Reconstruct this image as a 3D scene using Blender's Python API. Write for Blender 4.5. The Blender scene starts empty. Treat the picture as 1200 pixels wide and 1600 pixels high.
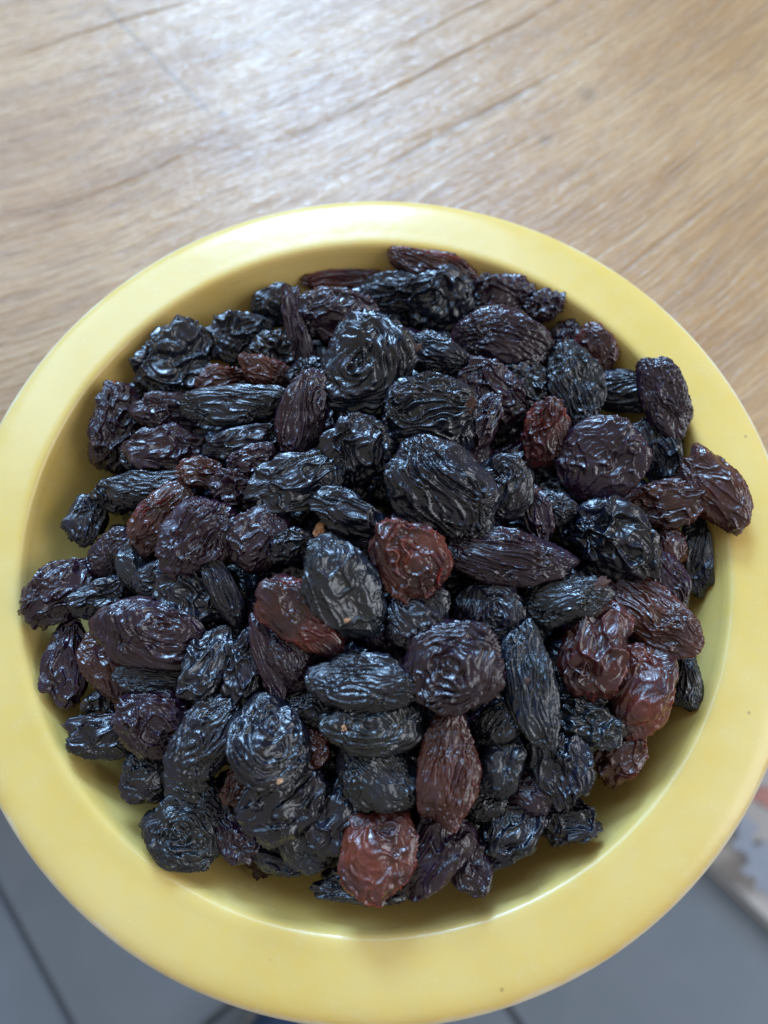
import bpy, math, random
import numpy as np
from mathutils import Vector, Matrix

S = 0.01                      # everything below is written in centimetres and stored in metres
scn = bpy.context.scene
COL = scn.collection

# ------------------------------------------------------------------ camera
F_PX = 1164.0                 # focal length in pixels of the 1200 x 1600 photograph
TILT, ROLL = 0.318, -0.043
CAM = np.array([0.273, -4.402, 15.39])
ct, st = math.cos(TILT), math.sin(TILT)
FW = np.array([0, st, -ct]); UP0 = np.array([0, ct, st]); RT0 = np.array([1.0, 0, 0])
cr, sr = math.cos(ROLL), math.sin(ROLL)
RT = cr*RT0 + sr*UP0
UP = -sr*RT0 + cr*UP0
cam = bpy.data.cameras.new('camera')
cam.sensor_fit = 'VERTICAL'; cam.sensor_height = 36.0; cam.sensor_width = 27.0
cam.lens = 36.0*F_PX/1600.0
cam.clip_start = 0.005; cam.clip_end = 50
cam.dof.use_dof = True; cam.dof.focus_distance = 0.1475; cam.dof.aperture_fstop = 10.5
camo = bpy.data.objects.new('camera', cam); COL.objects.link(camo)
m = Matrix([[RT[0], UP[0], -FW[0], CAM[0]*S], [RT[1], UP[1], -FW[1], CAM[1]*S],
            [RT[2], UP[2], -FW[2], CAM[2]*S], [0, 0, 0, 1]])
camo.matrix_world = m
scn.camera = camo

# ------------------------------------------------------------------ world, lamps, exposure
w = bpy.data.worlds.new('World'); scn.world = w; w.use_nodes = True
bg = w.node_tree.nodes['Background']
bg.inputs[0].default_value = (1.0, 0.93, 0.84, 1); bg.inputs[1].default_value = 0.35

def area(name, loc, aim, size, size_y, power, col):
    l = bpy.data.lights.new(name, 'AREA'); l.shape = 'RECTANGLE'
    l.size = size; l.size_y = size_y; l.energy = power; l.color = col
    o = bpy.data.objects.new(name, l); COL.objects.link(o); o.location = loc
    d = Vector(aim) - Vector(loc); o.rotation_euler = d.to_track_quat('-Z', 'Y').to_euler()
    return o
area('window_light', (-0.42, 1.35, 1.22), (0, 0, 0), 1.9, 1.3, 38, (0.36, 0.63, 1.0))
area('bright_window_pane_light', (-0.18, 1.58, 1.00), (0, 0, 0), 0.60, 0.38, 34, (0.38, 0.64, 1.0))
area('side_window_light', (1.7, -0.35, 1.0), (0, 0, 0), 1.3, 1.3, 20, (0.84, 0.91, 1.0))
scn.view_settings.view_transform = 'Standard'; scn.view_settings.look = 'None'
scn.view_settings.exposure = 0.0; scn.view_settings.gamma = 1.0
scn.render.engine = 'CYCLES'

# ------------------------------------------------------------------ helpers
def tag(o, label=None, cat=None, group=None, kind=None):
    if label: o['label'] = label
    if cat: o['category'] = cat
    if group: o['group'] = group
    if kind: o['kind'] = kind
    return o

def empty(name, loc=(0, 0, 0)):
    o = bpy.data.objects.new(name, None); COL.objects.link(o); o.location = [c*S for c in loc]
    o.empty_display_size = 0.01
    return o

def mesh_obj(name, V, Fc, mat, parent=None, normals=None, smooth=True):
    """V: n x 3 in cm; Fc: list of faces or an n x 4 array"""
    me = bpy.data.meshes.new(name)
    V = np.asarray(V, float)*S
    if isinstance(Fc, np.ndarray):
        n, k = Fc.shape
        me.vertices.add(len(V)); me.vertices.foreach_set('co', V.ravel())
        me.loops.add(n*k); me.loops.foreach_set('vertex_index', Fc.ravel().astype(np.int32))
        me.polygons.add(n)
        me.polygons.foreach_set('loop_start', np.arange(0, n*k, k, dtype=np.int32))
        me.update(calc_edges=True)
    else:
        me.from_pydata([tuple(v) for v in V], [], Fc)
    me.polygons.foreach_set('use_smooth', [smooth]*len(me.polygons))
    if normals is not None:
        me.normals_split_custom_set_from_vertices([tuple(v) for v in normals])
    me.materials.append(mat)
    me.update()
    o = bpy.data.objects.new(name, me); COL.objects.link(o)
    if parent: o.parent = parent
    return o

def ray(px, py):
    return FW + RT*(px-600)/F_PX - UP*(py-800)/F_PX
def on_plane(px, py, z):
    d = ray(px, py)
    return CAM + d*(z-CAM[2])/d[2]

# 3-D gradient noise, vectorised
_rng = np.random.RandomState(7)
_perm = _rng.permutation(256); _perm = np.r_[_perm, _perm, _perm]
_grad = _rng.normal(size=(256, 3)); _grad /= np.linalg.norm(_grad, axis=1)[:, None]
def noise(P):
    P = np.asarray(P); I = np.floor(P).astype(int); f = P-I; I &= 255
    u = f*f*f*(f*(f*6-15)+10)
    out = 0
    for dx in (0, 1):
        for dy in (0, 1):
            for dz in (0, 1):
                h = _perm[_perm[_perm[I[:, 0]+dx]+I[:, 1]+dy]+I[:, 2]+dz]
                g = _grad[h]
                dot = ((f-np.array([dx, dy, dz]))*g).sum(1)
                wgt = (u[:, 0] if dx else 1-u[:, 0])*(u[:, 1] if dy else 1-u[:, 1])*(u[:, 2] if dz else 1-u[:, 2])
                out = out + wgt*dot
    return out*1.6
def noise3(P):
    return np.stack([noise(P+31.7), noise(P+77.1), noise(P+113.9)], 1)

# ------------------------------------------------------------------ material helpers
class NT:
    def __init__(self, name):
        self.m = bpy.data.materials.new(name); self.m.use_nodes = True
        self.t = self.m.node_tree; self.b = self.t.nodes['Principled BSDF']
        self.out = self.t.nodes['Material Output']
    def n(self, typ, ins=None, **kw):
        nd = self.t.nodes.new(typ)
        for k, v in kw.items(): setattr(nd, k, v)
        for k, v in (ins or {}).items(): self.set(nd, k, v)
        return nd
    def set(self, nd, k, v):
        if isinstance(v, bpy.types.NodeSocket): self.t.links.new(v, nd.inputs[k])
        else: nd.inputs[k].default_value = v
    def math(self, op, a, b=0.0, c=None, clamp=False):
        nd = self.n('ShaderNodeMath', operation=op, use_clamp=clamp)
        self.set(nd, 0, a); self.set(nd, 1, b)
        if c is not None: self.set(nd, 2, c)
        return nd.outputs[0]
    def mix(self, f, a, b, blend='MIX'):
        nd = self.n('ShaderNodeMix', data_type='RGBA', blend_type=blend)
        self.set(nd, 0, f); self.set(nd, 6, a); self.set(nd, 7, b)
        return nd.outputs[2]
    def ramp(self, f, stops):
        nd = self.n('ShaderNodeValToRGB'); self.t.links.new(f, nd.inputs[0])
        el = nd.color_ramp.elements
        while len(el) < len(stops): el.new(0.5)
        for e, (p, c) in zip(el, stops):
            e.position = p; e.color = c if len(c) == 4 else (*c, 1)
        return nd.outputs[0]
    def rng(self, f, a, b, c=0.0, d=1.0, smooth=False):
        nd = self.n('ShaderNodeMapRange'); nd.interpolation_type = 'SMOOTHSTEP' if smooth else 'LINEAR'
        for i, v in enumerate((f, a, b, c, d)): self.set(nd, i, v)
        return nd.outputs[0]
    def noise(self, vec, scale, detail=2.0, rough=0.5, dist=0.0):
        nd = self.n('ShaderNodeTexNoise', {'Vector': vec, 'Scale': scale, 'Detail': detail, 'Roughness': rough, 'Distortion': dist})
        return nd.outputs[0]
    def bump(self, h, strength, dist, normal=None):
        nd = self.n('ShaderNodeBump', {'Height': h, 'Strength': strength, 'Distance': dist})
        if normal is not None: self.set(nd, 'Normal', normal)
        return nd.outputs[0]

# ------------------------------------------------------------------ materials
def mat_raisin():
    M = NT('raisin_skin')
    oi = M.n('ShaderNodeObjectInfo')
    tc = M.n('ShaderNodeTexCoord')
    off = M.n('ShaderNodeVectorMath', {0: tc.outputs['Object'], 1: oi.outputs['Location']}, operation='ADD').outputs[0]
    base = oi.outputs['Color']
    al = oi.outputs['Alpha']                       # how translucent and red the skin of this one is
    n1 = M.noise(off, 170, 2, 0.55)
    n2 = M.noise(off, 900, 3, 0.6)
    # patches where the skin is thinner and browner
    patch = M.rng(n1, 0.50, 0.68, 0, 1, True)
    brown = M.mix(0.5, base, (0.085, 0.022, 0.010, 1))
    c = M.mix(M.math('MULTIPLY', patch, M.rng(al, 0, 1, 0.16, 0.55)), base, brown)
    # red ones grade from burgundy black to amber where the flesh is thin
    n3 = M.noise(off, 120, 2, 0.5)
    red = M.mix(M.rng(n3, 0.32, 0.68, 0, 1, True), (0.036, 0.0080, 0.0080, 1), M.mix(1.0, c, (1.75, 1.75, 1.5, 1), 'MULTIPLY'))
    c = M.mix(M.rng(al, 0.2, 0.45, 0, 1), c, red)
    # sugar bloom, its blue deepened to paint in the sky sheen
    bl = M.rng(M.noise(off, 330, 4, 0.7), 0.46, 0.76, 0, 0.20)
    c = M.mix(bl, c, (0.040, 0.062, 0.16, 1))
    sp = M.rng(n2, 0.70, 0.78, 0, 0.35)
    c = M.mix(sp, c, (0.20, 0.12, 0.09, 1))
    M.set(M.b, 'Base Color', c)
    rr = M.math('ADD', M.rng(n1, 0.35, 0.65, 0.10, 0.32), M.rng(n2, 0.35, 0.7, -0.02, 0.10))
    M.set(M.b, 'Roughness', rr)
    M.b.inputs['IOR'].default_value = 1.5
    M.b.inputs['Subsurface Radius'].default_value = (1.0, 0.22, 0.10)
    M.b.inputs['Subsurface Scale'].default_value = 0.0022
    M.set(M.b, 'Subsurface Weight', M.math('MULTIPLY', al, 0.6))
    M.b.inputs['Specular IOR Level'].default_value = 0.55
    M.b.inputs['Coat Weight'].default_value = 0.55
    M.b.inputs['Coat Roughness'].default_value = 0.16
    wv = M.n('ShaderNodeTexNoise', {'Vector': off, 'Scale': 520, 'Detail': 2, 'Roughness': 0.55, 'Distortion': 1.2})
    rid = M.math('ABSOLUTE', M.math('SUBTRACT', wv.outputs[0], 0.5))
    b1 = M.bump(M.math('POWER', rid, 0.8), 0.5, 0.00045)
    b2 = M.bump(M.noise(off, 2600, 2, 0.6), 0.2, 0.00006, b1)
    M.set(M.b, 'Normal', b2)
    return M.m

def mat_bowl():
    M = NT('yellow_glaze')
    tc = M.n('ShaderNodeTexCoord'); v = tc.outputs['Object']
    big = M.noise(v, 22, 3, 0.55)
    mot = M.noise(v, 260, 4, 0.7)
    c = M.ramp(big, [(0.36, (0.81, 0.545, 0.132)), (0.52, (0.85, 0.585, 0.165)), (0.66, (0.88, 0.635, 0.22))])
    c = M.mix(M.rng(mot, 0.35, 0.7, 0, 0.26), c, (0.76, 0.62, 0.30, 1))
    # pale outer lip: the window's white highlight, painted into the glaze colour
    sx = M.n('ShaderNodeSeparateXYZ', {0: v})
    rad = M.math('SQRT', M.math('ADD', M.math('POWER', sx.outputs[0], 2), M.math('POWER', sx.outputs[1], 2)))
    lip_glint = M.math('ADD', rad, M.rng(M.noise(v, 90, 3, 0.6), 0, 1, -0.0012, 0.0012))
    c = M.mix(M.rng(lip_glint, 0.0884, 0.0898, 0, 0.70, True), c, (0.86, 0.84, 0.70, 1))
    # sparse dark specks fired into the glaze
    vo = M.n('ShaderNodeTexVoronoi', {'Vector': v, 'Scale': 95.0}); vo.feature = 'F1'
    sel = M.math('GREATER_THAN', M.n('ShaderNodeSeparateColor', {0: vo.outputs['Color']}).outputs[0], 0.86)
    dot = M.rng(vo.outputs['Distance'], 0.02, 0.055, 1, 0, True)
    c = M.mix(M.math('MULTIPLY', M.math('MULTIPLY', sel, dot), 0.55), c, (0.30, 0.22, 0.09, 1))
    vo2 = M.n('ShaderNodeTexVoronoi', {'Vector': v, 'Scale': 60.0})
    sel2 = M.math('GREATER_THAN', M.n('ShaderNodeSeparateColor', {0: vo2.outputs['Color']}).outputs[1], 0.88)
    dot2 = M.rng(vo2.outputs['Distance'], 0.02, 0.07, 1, 0, True)
    c = M.mix(M.math('MULTIPLY', M.math('MULTIPLY', sel2, dot2), 0.5), c, (0.85, 0.80, 0.66, 1))
    M.set(M.b, 'Base Color', c)
    M.set(M.b, 'Roughness', M.rng(mot, 0.3, 0.75, 0.19, 0.30))
    M.b.inputs['Specular IOR Level'].default_value = 0.5
    M.b.inputs['Subsurface Weight'].default_value = 0.0
    b = M.bump(M.noise(v, 420, 3, 0.6), 0.20, 0.0002)
    b = M.bump(M.noise(v, 60, 2, 0.5), 0.25, 0.0006, b)
    M.set(M.b, 'Normal', b)
    return M.m

def mat_wood():
    M = NT('worn_oak')
    tc = M.n('ShaderNodeTexCoord'); v = tc.outputs['Object']
    sx = M.n('ShaderNodeSeparateXYZ', {0: v}); x, y = sx.outputs[0], sx.outputs[1]
    X = M.math('MULTIPLY', x, 100.0); Y = M.math('MULTIPLY', y, 100.0)        # cm
    warp = M.rng(M.noise(v, 7, 2, 0.5), 0.2, 0.8, -0.45, 0.45)
    # curved grain: steeper towards the right of the board
    vv = M.math('SUBTRACT', Y, M.math('ADD', M.math('MULTIPLY', X, 0.55), M.math('MULTIPLY', M.math('POWER', X, 2), 0.009)))
    vv = M.math('ADD', vv, warp)
    uu = M.math('ADD', X, M.math('MULTIPLY', Y, 0.5))
    def gr(su, sv, scale=1.0, det=3, ro=0.6):
        cv = M.n('ShaderNodeCombineXYZ', {0: M.math('MULTIPLY', uu, su), 1: M.math('MULTIPLY', vv, sv), 2: 0.3})
        return M.noise(cv.outputs[0], scale, det, ro)
    bands = gr(0.05, 0.38, 1, 4, 0.6)
    mid = gr(0.10, 1.3, 1, 4, 0.65)
    fine = gr(0.42, 5.0, 1, 3, 0.6)
    pores = gr(0.7, 8.5, 1, 3, 0.65)
    patch = M.noise(v, 16, 3, 0.55)
    c = M.ramp(bands, [(0.28, (0.33, 0.152, 0.054)), (0.45, (0.47, 0.248, 0.098)), (0.58, (0.53, 0.295, 0.125)), (0.75, (0.60, 0.350, 0.160))])
    c = M.mix(M.rng(mid, 0.50, 0.66, 0, 0.42, True), c, (0.34, 0.195, 0.105, 1))
    c = M.mix(M.rng(patch, 0.50, 0.72, 0, 0.50, True), c, (0.66, 0.40, 0.19, 1))
    c = M.mix(M.rng(fine, 0.50, 0.66, 0, 0.34), c, (0.30, 0.180, 0.10, 1))
    c = M.mix(M.rng(fine, 0.47, 0.34, 0, 0.30), c, (0.70, 0.51, 0.31, 1))
    c = M.mix(M.rng(pores, 0.52, 0.66, 0, 0.38), c, (0.19, 0.115, 0.07, 1))
    # long open checks (cracks) following the grain
    crack = None
    for v0, w0, amt, s0, s1 in CRACKS:
        wob = M.rng(M.noise(v, 30, 2, 0.5), 0, 1, -0.22, 0.22)
        d = M.math('ABSOLUTE', M.math('ADD', M.math('SUBTRACT', vv, v0), wob))
        g = M.rng(d, 0.0, w0, amt, 0, True)
        g = M.math('MULTIPLY', g, M.math('MULTIPLY', M.rng(X, s0, s0+2.5, 0, 1, True), M.rng(X, s1-2.5, s1, 1, 0, True)))
        g = M.math('MULTIPLY', g, M.rng(gr(0.4, 0.5, 1, 2), 0.35, 0.55, 0.35, 1))
        crack = g if crack is None else M.math('MAXIMUM', crack, g)
    c = M.mix(M.math('MULTIPLY', crack, 0.7), c, (0.12, 0.070, 0.042, 1))
    # scratch across the grain
    ax, ay, bx, by = SCRATCH
    L = math.hypot(bx-ax, by-ay); tx, ty = (bx-ax)/L, (by-ay)/L
    al = M.math('ADD', M.math('MULTIPLY', M.math('SUBTRACT', X, ax), tx), M.math('MULTIPLY', M.math('SUBTRACT', Y, ay), ty))
    ac = M.math('ABSOLUTE', M.math('ADD', M.math('ADD', M.math('MULTIPLY', M.math('SUBTRACT', X, ax), -ty), M.math('MULTIPLY', M.math('SUBTRACT', Y, ay), tx)), M.rng(patch, 0, 1, -0.15, 0.15)))
    scr = M.math('MULTIPLY', M.rng(ac, 0.02, 0.15, 0.42, 0, True), M.math('MULTIPLY', M.rng(al, 0, 0.6, 0, 1), M.rng(al, L-0.6, L, 1, 0)))
    c = M.mix(scr, c, (0.20, 0.135, 0.085, 1))
    # two small dark knots
    for kx, ky, kr in KNOTS:
        dx = M.math('SUBTRACT', X, kx); dy = M.math('SUBTRACT', Y, ky)
        d = M.math('SQRT', M.math('ADD', M.math('POWER', dx, 2), M.math('POWER', dy, 2)))
        c = M.mix(M.rng(d, 0.05, kr, 0.40, 0, True), c, (0.17, 0.115, 0.075, 1))
    M.set(M.b, 'Base Color', c)
    r = M.rng(fine, 0.35, 0.7, 0.24, 0.42)
    M.set(M.b, 'Roughness', r)
    M.b.inputs['Specular IOR Level'].default_value = 0.55
    hh = M.math('ADD', M.math('MULTIPLY', pores, -0.5), M.math('MULTIPLY', fine, -1.0))
    hh = M.math('ADD', hh, M.math('MULTIPLY', crack, -1.5))
    b = M.bump(hh, 0.7, 0.0009)
    b = M.bump(M.noise(v, 150, 3, 0.65), 0.35, 0.0009, b)
    M.set(M.b, 'Normal', b)
    return M.m

def mat_tile():
    M = NT('grey_floor_tile')
    tc = M.n('ShaderNodeTexCoord'); v = tc.outputs['Object']
    oi = M.n('ShaderNodeObjectInfo')
    n = M.noise(v, 9, 4, 0.6)
    c = M.ramp(n, [(0.3, (0.23, 0.30, 0.40)), (0.7, (0.28, 0.35, 0.46))])
    c = M.mix(M.rng(oi.outputs['Random'], 0, 1, 0, 0.18), c, (0.24, 0.31, 0.41, 1))
    M.set(M.b, 'Base Color', c); M.b.inputs['Roughness'].default_value = 0.42
    M.set(M.b, 'Normal', M.bump(M.noise(v, 120, 3, 0.6), 0.2, 0.0008))
    return M.m

def mat_plain(name, c1, c2, scale, rough, bump=0.2, bd=0.0003, sss=0):
    M = NT(name); v = M.n('ShaderNodeTexCoord').outputs['Object']
    n = M.noise(v, scale, 4, 0.6)
    M.set(M.b, 'Base Color', M.ramp(n, [(0.3, c1), (0.7, c2)]))
    M.b.inputs['Roughness'].default_value = rough
    M.set(M.b, 'Normal', M.bump(n, bump, bd))
    return M.m

# grain-space helpers for the wood's marks: v = Y - (0.55 X + 0.009 X^2)
def gv(px, py):
    P = on_plane(px, py, -5.5); return P[1]-(0.55*P[0]+0.009*P[0]**2), P[0]
v1, x1 = gv(500, 200); v2, x2 = gv(900, 85); v3, x3 = gv(720, 205); v4, x4 = gv(1150, 120); v5, x5 = gv(130, 60); v6, x6 = gv(380, 150)
CRACKS = [(v1, 0.13, 0.75, -4, 9), (v2, 0.10, 0.35, 0, 14), (v3, 0.30, 0.50, 0, 9), (v5, 0.10, 0.40, -14, -5), (gv(60, 330)[0], 0.14, 0.30, -13, -4), (gv(1100, 330)[0], 0.2, 0.3, 7, 20), (gv(650, 60)[0], 0.12, 0.5, 0, 8)]
_a = on_plane(158, 5, -5.5); _b = on_plane(335, 185, -5.5)
SCRATCH = (_a[0], _a[1], _b[0], _b[1])
_k1 = on_plane(918, 148, -5.5); _k2 = on_plane(852, 218, -5.5); _k3 = on_plane(348, 178, -5.5)
KNOTS = [(_k1[0], _k1[1], 0.55), (_k2[0], _k2[1], 0.4), (_k3[0], _k3[1], 0.3)]

M_RAISIN = mat_raisin(); M_BOWL = mat_bowl(); M_WOOD = mat_wood(); M_TILE = mat_tile()
M_GROUT = mat_plain('dark_grout', (0.20, 0.23, 0.27), (0.26, 0.29, 0.33), 60, 0.9)
M_STEM = mat_plain('dry_stem', (0.30, 0.105, 0.035), (0.50, 0.23, 0.09), 900, 0.8, 0.8, 0.0003)
M_TAN = mat_plain('tan_flake', (0.42, 0.20, 0.10), (0.62, 0.36, 0.20), 900, 0.8, 0.6, 0.0002)
M_PALE = mat_plain('pale_flake', (0.30, 0.27, 0.22), (0.50, 0.45, 0.36), 900, 0.8, 0.6, 0.0002)
M_SCAR = mat_plain('stem_scar_skin', (0.050, 0.022, 0.016), (0.13, 0.062, 0.045), 1500, 0.85, 0.9, 0.0004)
M_FOOT = mat_plain('unglazed_clay', (0.42, 0.33, 0.22), (0.55, 0.45, 0.32), 300, 0.9)

# ------------------------------------------------------------------ floor, with its tiles
TZ = -77.5
fl = mesh_obj('floor', [(-300, -300, TZ-0.9), (300, -300, TZ-0.9), (300, 300, TZ-0.9), (-300, 300, TZ-0.9)], [(0, 1, 2, 3)], M_GROUT)
tag(fl, kind='structure')
ta = math.radians(-55.0)
eu = np.array([math.cos(ta), math.sin(ta)]); ev = np.array([-eu[1], eu[0]])
g0 = np.array([-45.0, -17.2])                  # a point on one grout line
gsp = abs(np.dot(np.array([11.1, -30.4])-g0, ev))   # spacing between the two visible grout lines
def tile_mesh(s):
    h = s/2-0.35; b = 0.25
    V = [(-h, -h, -0.9), (h, -h, -0.9), (h, h, -0.9), (-h, h, -0.9),
         (-h, -h, -b), (h, -h, -b), (h, h, -b), (-h, h, -b),
         (-h+b, -h+b, 0), (h-b, -h+b, 0), (h-b, h-b, 0), (-h+b, h-b, 0)]
    Fc = [(8, 9, 10, 11)]
    for i in range(4):
        j = (i+1) % 4
        Fc += [(i, j, 4+j, 4+i), (4+i, 4+j, 8+j, 8+i)]
    return V, Fc
V, Fc = tile_mesh(gsp)
t0 = mesh_obj('tile', V, Fc, M_TILE, fl, smooth=False)
first = True
for i in range(-3, 4):
    for j in range(-3, 4):
        c = g0 + eu*(i*gsp+gsp*0.15) + ev*((j+0.5)*gsp)
        if first: o = t0; first = False
        else: o = t0.copy(); COL.objects.link(o); o.parent = fl
        o.location = (c[0]*S, c[1]*S, (TZ)*S); o.rotation_euler = (0, 0, ta)

# ------------------------------------------------------------------ table
TT = -5.5
table = tag(empty('wooden_table', (0, 35, -77.5)), 'worn light oak wooden table with diagonal grain that the yellow bowl stands on', 'table')
def local(V, o):
    return np.asarray(V, float)-np.array(o.location)/S
def box(x0, x1, y0, y1, z0, z1, b=0.0):
    xs = [x0, x0+b, x1-b, x1]
    V = []
    ring = lambda z, q: [(x0+q, y0+q, z), (x1-q, y0+q, z), (x1-q, y1-q, z), (x0+q, y1-q, z)]
    V += ring(z0, 0); V += ring(z1-b, 0); V += ring(z1-b*0.3, b*0.3); V += ring(z1, b)
    Fc = [(3, 2, 1, 0), (12, 13, 14, 15)]
    for k in range(3):
        for i in range(4):
            j = (i+1) % 4
            Fc.append((4*k+i, 4*k+j, 4*k+4+j, 4*k+4+i))
    return V, Fc
V, Fc = box(-55, 65, -4.7, 75, TT-2.6, TT, 0.3)
top = mesh_obj('tabletop', local(V, table)-np.array([0, 0, 0]), Fc, M_WOOD, table, smooth=False)
# the tabletop's own origin sits under the bowl so that the wood texture is measured from there
me = top.data; off = np.array([0, 35, -77.5])*S
co = np.empty(len(me.vertices)*3); me.vertices.foreach_get('co', co); co = co.reshape(-1, 3)+off
me.vertices.foreach_set('co', co.ravel()); me.update(); top.location = -off
for lx, ly in ((-50, 1), (60, 1), (-50, 70), (60, 70)):
    V, Fc = box(lx-3, lx+3, ly-3, ly+3, TZ, TT-2.61, 0.2)
    mesh_obj('leg', local(V, table), Fc, M_WOOD, table, smooth=False)

# ------------------------------------------------------------------ bowl (lathe with analytic normals)
def spline(P, k=8):
    P = np.array(P, float); out = []
    for i in range(len(P)-1):
        p0 = P[max(i-1, 0)]; p1 = P[i]; p2 = P[i+1]; p3 = P[min(i+2, len(P)-1)]
        for t in np.linspace(0, 1, k, endpoint=False):
            out.append(0.5*((2*p1)+(-p0+p2)*t+(2*p0-5*p1+4*p2-p3)*t*t+(-p0+3*p1-3*p2+p3)*t**3))
    out.append(P[-1]); return np.array(out)
PROF = [(0.02, -4.55), (1.5, -4.52), (3.2, -4.35), (4.6, -3.85), (5.7, -3.05), (6.45, -2.1), (6.95, -1.15), (7.22, -0.50), (7.36, -0.14),
        (7.42, 0.03), (7.49, 0.145), (7.62, 0.195), (7.90, 0.185), (8.25, 0.165), (8.58, 0.135), (8.80, 0.085), (8.94, 0.005), (9.0, -0.11),
        (8.95, -0.20), (8.80, -0.25), (8.4, -0.24), (8.0, -0.23), (7.75, -0.32), (7.6, -0.55), (7.35, -1.2), (6.9, -2.2), (6.15, -3.3), (5.1, -4.25), (4.2, -4.75)]
I_LIP = 9; I_UNDER = 23
prof = spline(PROF, 8)
tan = np.gradient(prof, axis=0); tan /= np.linalg.norm(tan, axis=1)[:, None]
nrm = np.stack([-tan[:, 1], tan[:, 0]], 1)     # the inside faces the axis and up
NS = 192
th = np.linspace(0, 2*math.pi, NS, endpoint=False)
def wob(a):     # a hand-made bowl is never perfectly round
    return 1+0.0015*np.cos(2*a+0.6)+0.0012*np.cos(3*a-1.0)
def lathe(name, p, n, mat, parent):
    r = p[:, 0][:, None]*wob(th)[None]; k = len(p)
    V = np.stack([r*np.cos(th), r*np.sin(th), np.repeat(p[:, 1][:, None], NS, 1)], -1).reshape(-1, 3)
    N = np.stack([n[:, 0][:, None]*np.cos(th), n[:, 0][:, None]*np.sin(th), np.repeat(n[:, 1][:, None], NS, 1)], -1).reshape(-1, 3)
    i, j = np.meshgrid(np.arange(k-1), np.arange(NS), indexing='ij'); j2 = (j+1) % NS
    Fc = np.stack([i*NS+j, (i+1)*NS+j, (i+1)*NS+j2, i*NS+j2], -1).reshape(-1, 4)
    return mesh_obj(name, local(V, parent), Fc, mat, parent, normals=N)
bowl = tag(empty('bowl', (0, 0, TT)), 'yellow glazed ceramic bowl with a wide flat rim, heaped with dark raisins', 'bowl')
a, b = I_LIP*8-8, I_UNDER*8
k_ = (I_LIP+3)*8
lathe('basin', np.vstack([prof[:a+1]]), nrm[:a+1], M_BOWL, bowl)
lathe('rim', prof[a:b+1], nrm[a:b+1], M_BOWL, bowl)
lathe('outer_wall', prof[b:], nrm[b:], M_BOWL, bowl)
fp = np.array([(4.2, -4.75), (4.1, -4.9), (4.05, -5.4), (3.98, -5.5), (3.7, -5.5), (3.62, -5.4), (3.6, -4.95), (3.4, -4.85), (0.02, -4.85)])
ft = np.gradient(fp, axis=0); ft /= np.linalg.norm(ft, axis=1)[:, None]
lathe('foot_ring', fp, np.stack([-ft[:, 1], ft[:, 0]], 1), M_FOOT, bowl)

def wall_r(z):      # inner radius of the bowl at height z
    k = I_LIP*8
    return np.interp(z, prof[:k, 1], prof[:k, 0])

# ------------------------------------------------------------------ raisin meshes
_cube = {}
def cube_sphere(n):
    if n in _cube: return _cube[n]
    g = np.tan(np.linspace(-1, 1, n+1)*math.pi/4)
    A, B = np.meshgrid(g, g, indexing='ij'); one = np.ones_like(A)
    faces = [(one, A, B), (-one, B, A), (B, one, A), (A, -one, B), (A, B, one), (B, A, -one)]
    V = []; Q = []
    for f in faces:
        base = len(V)*(n+1)**2
        V.append(np.stack(f, -1).reshape(-1, 3))
        i, j = np.meshgrid(np.arange(n), np.arange(n), indexing='ij')
        Q.append(np.stack([i*(n+1)+j, (i+1)*(n+1)+j, (i+1)*(n+1)+j+1, i*(n+1)+j+1], -1).reshape(-1, 4)+base)
    V = np.vstack(V); Q = np.vstack(Q)
    key = np.round(V*1e5).astype(np.int64)
    _, idx, inv = np.unique(key, axis=0, return_index=True, return_inverse=True)
    V = V[idx]; Q = inv.reshape(-1)[Q]
    V /= np.linalg.norm(V, axis=1)[:, None]
    _cube[n] = (V, Q); return V, Q

def ridged(n, k): return np.clip(1-np.abs(n)*2.6, 0, 1)**k

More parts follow.
